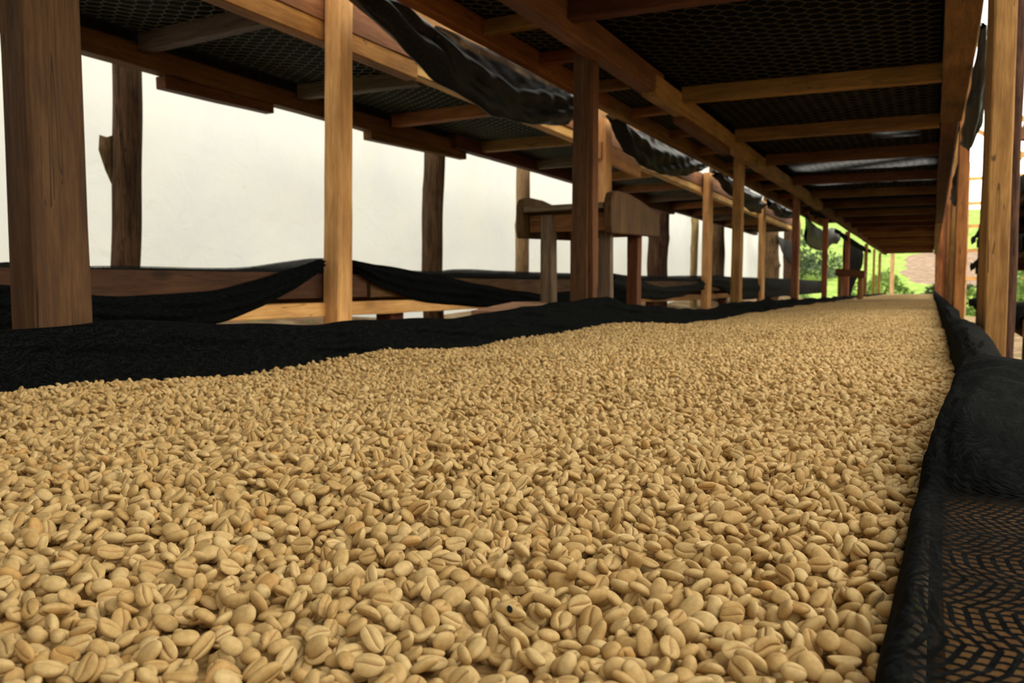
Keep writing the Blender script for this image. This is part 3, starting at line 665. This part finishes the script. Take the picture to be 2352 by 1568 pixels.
Rf[:, :, 2] *= np.clip(1-.55*np.exp(-((Yg-.455)/.012)**2)-.5*np.exp(-((Yg-.385+.2*Rf[:, :, 0])/.010)**2), 0, 1)
tag(mesh_obj('bed_net', V.reshape(-1, 3), grid_faces(n, m), M['net'], None, True, UV.reshape(-1, 2), {'open': Rf[:, :, 2].reshape(-1)}),
    'black knitted net lining the bean bed, rolled up along both of its edges', 'net')
# left bed's own lining and the loose net over the right lip
n2 = 200; ys = np.linspace(-3.4, LE, n2); vs = []; uv = []
pr = [(-2.44, 1.05), (-2.43, 1.062), (-2.415, 1.04), (-2.40, .99), (-2.1, .985), (-1.85, .985), (-1.83, 1.0), (-1.82, 1.035)]
for y in ys:
    for j, (x, z) in enumerate(pr):
        vs.append((x, y, z+(.014*math.sin(y*5+j)*.5+.01*math.sin(y*13) if j < 3 else 0))); uv.append((x, y))
tag(mesh_obj('bed_net', vs, grid_faces(n2, len(pr)), M['net_grey'], None, True, uv, {'open': np.zeros(len(vs))}), 'black net lining the empty left bed, rising at the white wall side', 'net')

# ------------------------------------------------------------------ coffee beans
def bean_mesh(name, a, b, ct, cb, bend=0., groove=.9, wig=.25, asym=0., seed=0, hole=False, flat=True):
    r = np.random.default_rng(seed); nu = 17
    top = np.linspace(0, math.pi, 9)[1:-1]
    ring = [(math.cos(t), math.sin(t)) for t in np.linspace(0, math.pi, 10)]
    bot = [-.94, -.8, -.6, -.38, -.2, -.09, 0, .09, .2, .38, .6, .8, .94]
    vs = []; cr = []
    ph = r.uniform(0, 6.28, 6)
    prof = []
    for i in range(1, nu):
        f = math.pi*i/nu; u = -math.cos(f); rr = math.sin(f)**.86
        cyl = wig*b*math.sin(u*2.4+ph[0])*.35
        row = []
        for (cy_, sy_) in ring:
            y = b*rr*cy_; z = ct*rr*(sy_**.92)
            row.append((y, z, 0))
        for q in bot:
            if flat:
                z = -cb*rr*(1-abs(q)**5)*1.0
            else: z = -ct*.9*rr*math.sqrt(max(0, 1-q*q))
            y = b*rr*q*.985
            g = math.exp(-((q)/.13)**2)
            end = max(0, 1-abs(u)**6)
            lip = math.exp(-((abs(q)-.3)/.2)**2)
            z += groove*end*g*rr - (.12*cb*lip*rr if flat else 0)
            y += cyl*(1-abs(q))*end
            c_ = (1.0 if q == 0 else .0)*(1 if abs(u) < .93 else .3)
            row.append((y, z, c_))
        x = a*u*(1+.05*math.sin(ph[1]))
        for (y, z, c_) in row:
            yy2 = y*(1+asym*u)+.04*b*math.sin(2*u+ph[2])
            zz2 = z+bend*(u*u-.4)+.03*ct*math.sin(3*u+ph[3]+y/b*1.5)
            vs.append((x, yy2, zz2)); cr.append(c_)
    m = len(ring)+len(bot); n = nu-1
    # ring runs +y over the top to -y, then bot from -y to +y
    fs = grid_faces(n, m, True)
    vs.append((-a*1.0, 0, bend*.6)); cr.append(0); vs.append((a*1.0, 0, bend*.6)); cr.append(0)
    p0, p1 = len(vs)-2, len(vs)-1
    for k in range(m):
        fs.append((k, p0, (k+1) % m)) ; fs.append(((n-1)*m+(k+1) % m, p1, (n-1)*m+k))
    V_ = np.array(vs)*.001
    V_[:, 1:] *= 1.05
    me = bpy.data.meshes.new(name); me.from_pydata(V_.tolist(), [], fs); me.materials.append(M['bean']); me.shade_smooth()
    at = me.attributes.new('crease', 'FLOAT', 'POINT'); at.data.foreach_set('value', np.array(cr, dtype=np.float32))
    me.update(); me.validate()
    return me
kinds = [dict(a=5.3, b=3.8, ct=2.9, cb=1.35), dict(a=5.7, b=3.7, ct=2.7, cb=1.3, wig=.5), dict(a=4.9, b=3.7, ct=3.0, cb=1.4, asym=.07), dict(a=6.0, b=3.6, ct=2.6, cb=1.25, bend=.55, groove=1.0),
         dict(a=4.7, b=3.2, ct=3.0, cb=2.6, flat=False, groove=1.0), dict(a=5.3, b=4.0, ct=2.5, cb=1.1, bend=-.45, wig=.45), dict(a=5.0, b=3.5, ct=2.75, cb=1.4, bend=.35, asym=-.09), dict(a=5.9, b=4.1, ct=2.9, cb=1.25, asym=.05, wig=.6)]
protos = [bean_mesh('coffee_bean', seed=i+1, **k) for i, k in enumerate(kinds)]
axes = np.array([[k['a'], k['b'], (k['ct']+(k['cb'] if k.get('flat', True) else k['ct']*.9))/2] for k in kinds])
zoff = np.array([(k['ct']-(k['cb'] if k.get('flat', True) else k['ct']*.9))/2 for k in kinds])

def euler_mats(rx, ry, rz):
    cx_, sx = np.cos(rx), np.sin(rx); cy_, sy = np.cos(ry), np.sin(ry); cz, sz = np.cos(rz), np.sin(rz)
    return np.array([[cy_*cz, sx*sy*cz-cx_*sz, cx_*sy*cz+sx*sz], [cy_*sz, sx*sy*sz+cx_*cz, cx_*sy*sz-sx*cz], [-sy, sx*cy_, cx_*cy_]])
TILE = 480.0; RES = 0.8; NG_ = int(TILE/RES)                 # a periodic patch of piled beans, in millimetres
def pour(n_beans):
    H = np.zeros((NG_, NG_)); own = -np.ones((NG_, NG_), dtype=np.int32)
    out = []
    r = np.random.default_rng(11)
    for i in range(n_beans):
        k = r.choice(len(kinds), p=[.2, .17, .16, .1, .07, .1, .12, .08]); s = float(np.clip(r.normal(1.0, .10), .76, 1.25))
        A = axes[k]*s
        # settle in the lowest of a few spots
        cand = r.integers(0, NG_, (7, 2)); hs = []
        for c in cand:
            ii = (c[0]+np.array([-3, 0, 3, 0, 0])) % NG_; jj = (c[1]+np.array([0, 0, 0, -3, 3])) % NG_
            hs.append(H[ii, jj].sum())
        c = cand[int(np.argmin(hs))]
        q = 4
        gx_ = (H[(c[0]+q) % NG_, c[1]]-H[(c[0]-q) % NG_, c[1]])/(2*q*RES); gy_ = (H[c[0], (c[1]+q) % NG_]-H[c[0], (c[1]-q) % NG_])/(2*q*RES)
        lim = .9; gx_ = np.clip(gx_*.75, -lim, lim); gy_ = np.clip(gy_*.75, -lim, lim)
        yaw = r.uniform(0, 6.283)
        u = r.random()
        roll = (0 if u < .46 else math.pi if u < .86 else r.choice([-1, 1])*r.uniform(.9, 2.2))+r.normal(0, .32)
        pit = r.normal(0, .27)
        Rb = euler_mats(roll, pit, yaw)
        nrm = np.array([-gx_, -gy_, 1.0]); nrm /= np.linalg.norm(nrm)
        v = np.cross([0, 0, 1.0], nrm); cs = nrm[2]; Kx = np.array([[0, -v[2], v[1]], [v[2], 0, -v[0]], [-v[1], v[0], 0]])
        Rr = (np.eye(3)+Kx+Kx@Kx/(1+cs))@Rb
        # ellipsoid surface over the footprint: x'Qx=1
        Q = Rr@np.diag(1/A**2)@Rr.T
        w_ = 8
        gi = np.arange(-w_, w_+1)*RES; X_, Y_ = np.meshgrid(gi, gi, indexing='ij')
        bq = 2*(Q[0, 2]*X_+Q[1, 2]*Y_); cq = Q[0, 0]*X_**2+2*Q[0, 1]*X_*Y_+Q[1, 1]*Y_**2-1; aq = Q[2, 2]
        disc = bq*bq-4*aq*cq; ok = disc > 0; sq = np.sqrt(np.where(ok, disc, 0))
        zl = (-bq-sq)/(2*aq); zh = (-bq+sq)/(2*aq)
        ii = (c[0]+np.arange(-w_, w_+1)) % NG_; jj = (c[1]+np.arange(-w_, w_+1)) % NG_
        Hs = H[np.ix_(ii, jj)]
        gaps = np.where(ok, Hs-zl, -1e9)
        z0 = np.sort(gaps[ok])[-max(1, int(ok.sum()*.05))]-.25   # settles a little between its neighbours
        newtop = np.where(ok, z0+zh, -1e9)
        sel = newtop > Hs
        Hs = np.where(sel, newtop, Hs); H[np.ix_(ii, jj)] = Hs
        o_ = own[np.ix_(ii, jj)]; own[np.ix_(ii, jj)] = np.where(sel, i, o_)
        ctr = np.array([c[0]*RES, c[1]*RES, z0])-Rr@np.array([0, 0, zoff[k]*s])
        e = Matrix(Rr.tolist()).to_euler()
        out.append((ctr[0], ctr[1], ctr[2], e.x, e.y, e.z, s, k, Rr[2, 2]))
    out = np.array(out)
    cnt = np.bincount(own[own >= 0].ravel(), minlength=n_beans)
    lev = float(np.median(H))
    keep = (cnt > 6) | (out[:, 2] > lev-5.5)
    return out[keep], cnt[keep], lev
tile, tcnt, lev = pour(int((TILE/10)**2*4.2))
print('tile beans', len(tile), 'level', lev)
YB1 = 9.5
pts = []
nyT = int(math.ceil((YB1+.1)/(TILE*.001))); nxT = 3
for ti in range(nxT):
    for tj in range(nyT+1):
        p = tile.copy(); c_ = tcnt.copy()
        p[:, 0] = p[:, 0]*.001-1.12+ti*TILE*.001+.173*tj; p[:, 1] = p[:, 1]*.001+tj*TILE*.001-.35
        p[:, 0] = -1.12+np.mod(p[:, 0]+1.12, nxT*TILE*.001)
        pts.append(np.concatenate([p, c_[:, None]], 1))
pts = np.concatenate(pts)
x, y = pts[:, 0], pts[:, 1]
wob = .005*np.sin(y*37)+.003*np.sin(y*91)
inb = (pts[:, 2]-lev < 5.0) & (x > -1.062+wob) & (x < xr_edge(y)+.001) & (y < YB1) & (y > -.30)
pts = pts[inb]
ztop = bean_h(pts[:, 0], pts[:, 1])+(pts[:, 2]-lev)*.001
pts[:, 2] = ztop
# tilt with nothing else; choose the 300 that show largest
d = pts[:, :3]-np.array([0, 0, CAM_Z]); dep = d@fw; pxx = CX+F_PX*(d@rt)/dep; pyy = CY-F_PX*(d@up)/dep
vis = (dep > .05) & (pxx > 15) & (pxx < 2352) & (pyy < 1560) & (pyy > 700) & (pts[:, 9] > 60) & (pts[:, 0] < xr_edge(pts[:, 1])-.006)
idx = np.where(vis)[0]; idx = idx[np.argsort(dep[idx])][:300]
solo = np.zeros(len(pts), bool); solo[idx] = True
def place(o, p):
    o.location = p[:3]; o.rotation_euler = p[3:6]; o.scale = (p[6],)*3
big = (pts[idx, 9] > 105) & (pts[idx, 2] > bean_h(pts[idx, 0], pts[idx, 1])-.0025)
hole_i = idx[np.argmin((pxx[idx]-1160)**2+(pyy[idx]-1447)**2+np.where(big, 0, 1e7))]
first = {}
for i in idx:
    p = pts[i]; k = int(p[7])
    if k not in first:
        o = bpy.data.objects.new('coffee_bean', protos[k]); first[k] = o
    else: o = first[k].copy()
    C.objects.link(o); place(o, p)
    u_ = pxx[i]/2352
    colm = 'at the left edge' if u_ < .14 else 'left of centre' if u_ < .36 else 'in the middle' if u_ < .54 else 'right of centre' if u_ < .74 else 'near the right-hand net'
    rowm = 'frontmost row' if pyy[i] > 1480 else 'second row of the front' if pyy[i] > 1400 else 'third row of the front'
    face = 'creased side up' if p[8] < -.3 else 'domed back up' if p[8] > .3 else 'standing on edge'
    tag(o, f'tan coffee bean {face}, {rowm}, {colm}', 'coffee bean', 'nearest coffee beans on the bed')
    if i == hole_i:
        hb = o
# the bean with a dark worm hole
o = hb; o['label'] = 'tan coffee bean with a round black insect hole in its end, in the nearest rows'
mh, nt, b_ = new_mat('black_hole'); b_.inputs['Base Color'].default_value = (.008, .005, .004, 1); b_.inputs['Roughness'].default_value = .9
Rm = o.rotation_euler.to_matrix(); o_loc = Vector(o.location); dirc = (Vector((0, 0, CAM_Z))-o_loc).normalized()
loc_dir = (Rm.transposed() @ dirc).normalized()
loc_dir = (loc_dir+.55*(Rm.transposed() @ Vector((0, 0, 1)))).normalized()
best = max(o.data.vertices, key=lambda v: v.co.normalized().dot(loc_dir))
nr = best.normal.copy(); print('hole', best.co[:], nr[:], nr.dot(best.co), loc_dir[:])
if nr.dot(best.co) < 0: nr = -nr
vs = []; 
tx = nr.orthogonal().normalized(); ty_ = nr.cross(tx)
for rr_, hh_ in ((0.0013, .0001), (.0011, .00022), (.0006, .0002)):
    for k in range(14):
        an = 6.283*k/14; vs.append(best.co+nr*hh_*2+(tx*math.cos(an)*1.0+ty_*math.sin(an)*.8)*rr_)
fs = grid_faces(3, 14, True); fs.append(tuple(28+k for k in range(14)))
hole = mesh_obj('insect_hole', vs, fs, mh, o); hole['label'] = 'round black hole'

rest = pts[~solo]
me = bpy.data.meshes.new('coffee_beans'); me.vertices.add(len(rest)); me.vertices.foreach_set('co', rest[:, :3].astype(np.float32).ravel())
for nm, tp_, val in (('rot', 'FLOAT_VECTOR', rest[:, 3:6]), ('scl', 'FLOAT', rest[:, 6]), ('pid', 'INT', rest[:, 7])):
    at = me.attributes.new(nm, tp_, 'POINT')
    at.data.foreach_set('vector' if tp_ == 'FLOAT_VECTOR' else 'value', np.ascontiguousarray(val, dtype=np.int32 if tp_ == 'INT' else np.float32).ravel())
me.materials.append(M['bean'])
cb_o = bpy.data.objects.new('coffee_beans', me); C.objects.link(cb_o)
tag(cb_o, 'thick spread of pale tan coffee beans drying over the whole bed', 'coffee beans', None, 'stuff')
ng = bpy.data.node_groups.new('spread', 'GeometryNodeTree')
ng.interface.new_socket('Geometry', in_out='INPUT', socket_type='NodeSocketGeometry'); ng.interface.new_socket('Geometry', in_out='OUTPUT', socket_type='NodeSocketGeometry')
gi = ng.nodes.new('NodeGroupInput'); go = ng.nodes.new('NodeGroupOutput'); jn = ng.nodes.new('GeometryNodeJoinGeometry')
def named(nm, tp_):
    a_ = ng.nodes.new('GeometryNodeInputNamedAttribute'); a_.data_type = tp_; a_.inputs[0].default_value = nm; return a_.outputs[0]
ar, as_, ap = named('rot', 'FLOAT_VECTOR'), named('scl', 'FLOAT'), named('pid', 'INT')
e2r = ng.nodes.new('FunctionNodeEulerToRotation'); ng.links.new(ar, e2r.inputs[0])
for k, pm in enumerate(protos):
    po = bpy.data.objects.new('coffee_bean', pm)               # kept out of the scene: only the spread reads it
    oi = ng.nodes.new('GeometryNodeObjectInfo'); oi.inputs['Object'].default_value = po; oi.inputs['As Instance'].default_value = False
    ip = ng.nodes.new('GeometryNodeInstanceOnPoints')
    cmp_ = ng.nodes.new('FunctionNodeCompare'); cmp_.data_type = 'INT'; cmp_.operation = 'EQUAL'
    ng.links.new(ap, cmp_.inputs[2]); cmp_.inputs[3].default_value = k
    ng.links.new(gi.outputs[0], ip.inputs['Points']); ng.links.new(cmp_.outputs[0], ip.inputs['Selection']); ng.links.new(oi.outputs['Geometry'], ip.inputs['Instance'])
    ng.links.new(e2r.outputs[0], ip.inputs['Rotation']); ng.links.new(as_, ip.inputs['Scale'])
    ng.links.new(ip.outputs[0], jn.inputs[0])
# the mass of beans below the top layer, and the far stretch of the bed
bx = np.linspace(-1.062, 0.03, 40); by = np.concatenate([np.arange(-.35, 9.4, .05), np.arange(9.4, 23.3, .06)])
BX, BY = np.meshgrid(bx, by, indexing='ij')
BX = np.minimum(BX, xr_edge(BY)+.001)
BZ = bean_h(BX, BY)-np.where(BY < YB1, .0085, .0015+0.0*BY)+np.where(BY > YB1, rng.normal(0, .0015, BX.shape), 0)
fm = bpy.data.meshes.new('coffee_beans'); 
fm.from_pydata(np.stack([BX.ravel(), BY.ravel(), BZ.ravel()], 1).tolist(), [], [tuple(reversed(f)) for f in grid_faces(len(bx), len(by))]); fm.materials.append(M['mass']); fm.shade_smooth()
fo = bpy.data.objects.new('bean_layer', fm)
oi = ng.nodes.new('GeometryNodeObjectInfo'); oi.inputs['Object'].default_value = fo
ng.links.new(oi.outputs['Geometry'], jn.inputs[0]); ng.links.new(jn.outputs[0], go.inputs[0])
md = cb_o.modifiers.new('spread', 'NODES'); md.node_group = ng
print('rest', len(rest))

# ------------------------------------------------------------------ greenhouse frame, right neighbour, and an added rack out of view
gf = thing('greenhouse_frame', 'pale timber frame of the shelter with level battens, seen past the near right post', 'frame')
for (X, Y, s) in ((1.9, 16, .08), (3.6, 20, .08), (.9, 27.5, .09), (-1.02, 27.5, .11), (-5.2, 27.0, .2), (3.2, 27.5, .1), (5.0, 24, .1), (2.7, 12.0, .09)):
    post('frame_post', X, Y, 0, 4.6, s, s, 'pale' if X < 1 else 'fresh', gf)
for z in (1.25, 2.05, 2.75, 3.4, 4.1): board('batten', (.3, 27.45, z), (6.5, 27.45, z+.1), .03, .10, 'fresh', gf, side=(0, 1, 0))
for z in (2.6, 3.5, 4.4): board('batten', (1.9, 8.0, z), (2.0, 27.4, z), .10, .04, 'fresh', gf, side=(0, 0, 1))
for yy in (9.0, 12.0, 15.0, 18.5, 22.0):
    board('rafter', (.35, yy, 4.9), (2.6, yy, 3.4), .05, .09, 'fresh', gf, side=(0, 1, 0))
board('brace', (.62, 8.0, 2.2), (1.0, 8.2, 3.6), .05, .05, 'brown', gf)
log('log_post', float(P(2326, 480, Y=4.6)[0]), 4.6, .022, 0, 3.4, 'bark', 'thin leaning brown pole at the right frame edge, beyond the near right post', None, .006, 21)
r3 = thing('drying_rack', 'dark neighbouring rack with black net at the right frame edge', 'rack')
for z in (.78, 1.22, 1.55):
    board('side_board', (.46, 5.2, z), (.50, 12.0, z), .03, .10, 'dark', r3); board('side_board', (1.5, 5.2, z), (1.5, 12.0, z), .03, .10, 'dark', r3)
    for yy in (5.3, 7.0, 8.7, 10.4): board('crossbeam', (.49, yy, z-.02), (1.48, yy, z-.02), .05, .05, 'dark', r3, side=(0, 1, 0))
for X in (.50, 1.5):
    for yy in (5.6, 8.5, 11.4): post('post', X+.04, yy, 0, 1.75, .06, .06, 'dark', r3)
for k, z in enumerate((.84, 1.28, 1.60)):
    vs = []; uv = []
    for i in range(60):
        yq = 5.15+6.9*i/59
        for j, (xo, zo) in enumerate([(.43, -.07), (.425, -.01), (.44, .03), (.48, .015), (.6, -.01), (1.0, -.02), (1.4, 0), (1.5, .03)]):
            vs.append((xo+.008*math.sin(yq*7+j), yq, z+zo+.012*math.sin(yq*3+k+j*.4))); uv.append((j*.05, yq))
    tag(mesh_obj('bed_net', vs, grid_faces(60, 8), M['net'], None, True, uv, {'open': np.zeros(len(vs))}), ('black net lining the lowest tier of the right neighbouring rack', 'black net lining the middle tier of the right neighbouring rack', 'black net lining the top tier of the right neighbouring rack')[k], 'net')

shade_rack = thing('drying_rack', 'added low rack out of view, right of the viewer, shading the near beans', 'rack')  # added out of view to keep light off the near-left beans
for z in (.80, 1.14):
    board('side_board', (.56, -5.0, z), (.56, 1.35, z), .03, .14, 'dark', shade_rack); board('side_board', (1.7, -5.0, z), (1.7, 1.35, z), .03, .12, 'dark', shade_rack)
    for yy in (-4.8, -3.0, -1.8, -.6, .4, 1.3): board('crossbeam', (.58, yy, z-.02), (1.68, yy, z-.02), .05, .05, 'dark', shade_rack, side=(0, 1, 0))
for X in (.60, 1.74):
    for yy in (-4.7, -2.9, -1.2, 1.22): post('post', X, yy, 0, 1.22, .07, .07, 'dark', shade_rack)
for k, z in enumerate((.86, 1.21)):
    vs = []; uv = []
    for i in range(60):
        yq = -5.1+6.5*i/59
        for j, (xo, zo) in enumerate([(.52, -.34), (.515, -.10), (.52, .02), (.56, .03), (.8, -.01), (1.2, -.02), (1.6, 0), (1.72, .04), (1.75, -.1)]):
            vs.append((xo+.01*math.sin(yq*6+j), yq, z+zo+.014*math.sin(yq*3+k+j*.4))); uv.append((j*.05, yq))
    tag(mesh_obj('bed_net', vs, grid_faces(60, 9), M['net'], None, True, uv, {'open': np.zeros(len(vs))}), 'black net hanging over the %s tier of the added unseen rack shading the near beans' % ('lower', 'upper')[k], 'net')

# ------------------------------------------------------------------ greenery outside
def bush(X, Y, rad, h, mat, label, n=900, seed=0, size=.09, group=None):
    r = np.random.default_rng(seed); z0 = float(ground_z(X, Y))
    u = r.normal(size=(n, 3)); u /= np.linalg.norm(u, axis=1)[:, None]; u[:, 2] = np.abs(u[:, 2])
    lump = 1+.25*np.sin(u[:, 0]*5+seed)+.2*np.sin(u[:, 1]*6+u[:, 2]*4)
    c = u*np.array([rad, rad, h])*(r.uniform(.55, 1, n)**.5*lump)[:, None]+np.array([X, Y, z0])
    V_ = np.empty((n*4, 3)); 
    a1 = r.normal(size=(n, 3)); a1 /= np.linalg.norm(a1, axis=1)[:, None]; a2 = np.cross(a1, r.normal(size=(n, 3))); a2 /= np.linalg.norm(a2, axis=1)[:, None]
    s = size*r.uniform(.6, 1.3, n)[:, None]
    V_[0::4] = c-a1*s; V_[1::4] = c+a2*s*.45; V_[2::4] = c+a1*s; V_[3::4] = c-a2*s*.45
    Fq = (np.arange(n)[:, None]*4+np.arange(4)[None, :])
    bo = thing('bush', label, 'bush', group, (X, Y, z0))
    V_ -= np.array([X, Y, z0])
    mesh_obj('foliage', V_, Fq, M[mat], bo, False)
    # a few stems
    for k in range(3):
        an = k*2.1+seed; board('stem', (0.03*math.cos(an), .03*math.sin(an), -.05), (rad*.4*math.cos(an), rad*.4*math.sin(an), h*.6), .03, .03, 'dark', bo)
    return bo
bush(-1.6, 33, 1.0, .75, 'leaf', 'bright green low bush at the left of the opening at the tunnel end', 1500, 1)
bush(.55, 33.5, .8, .55, 'leaf_dark', 'grey-green low bush at the right of the opening at the tunnel end', 1500, 2)
bush(-.9, 30.2, .7, .40, 'leaf', 'low bright bush in the middle of the opening at the tunnel end', 1200, 3)
bush(-5.2, 38, 1.6, 1.1, 'leaf_dark', 'dark grey-green bush on the slope behind the loose net', 2000, 4, .12)
bush(-8.0, 44, 2.4, 1.4, 'leaf_dark', 'larger dark bush higher up the green slope', 2200, 5, .14)
bush(-4.6, 31, 1.0, .5, 'leaf', 'bright green bush low behind the far posts at the left', 1600, 6)
bush(1.5, 28.6, .6, 1.1, 'leaf', 'bright bush seen between the right-hand posts', 1400, 7)
bush(3.4, 35, 1.3, 2.2, 'leaf_dark', 'tall grey-green bush beyond the right-hand posts', 2000, 8, .12)
bush(1.9, 23, .8, 1.2, 'leaf', 'leafy green bush at the right frame edge beyond the rack', 1800, 9)
bush(3.6, 30, 1.4, 2.6, 'leaf', 'tall green bush at the right frame edge, farther than the leafy one', 2000, 10, .12)
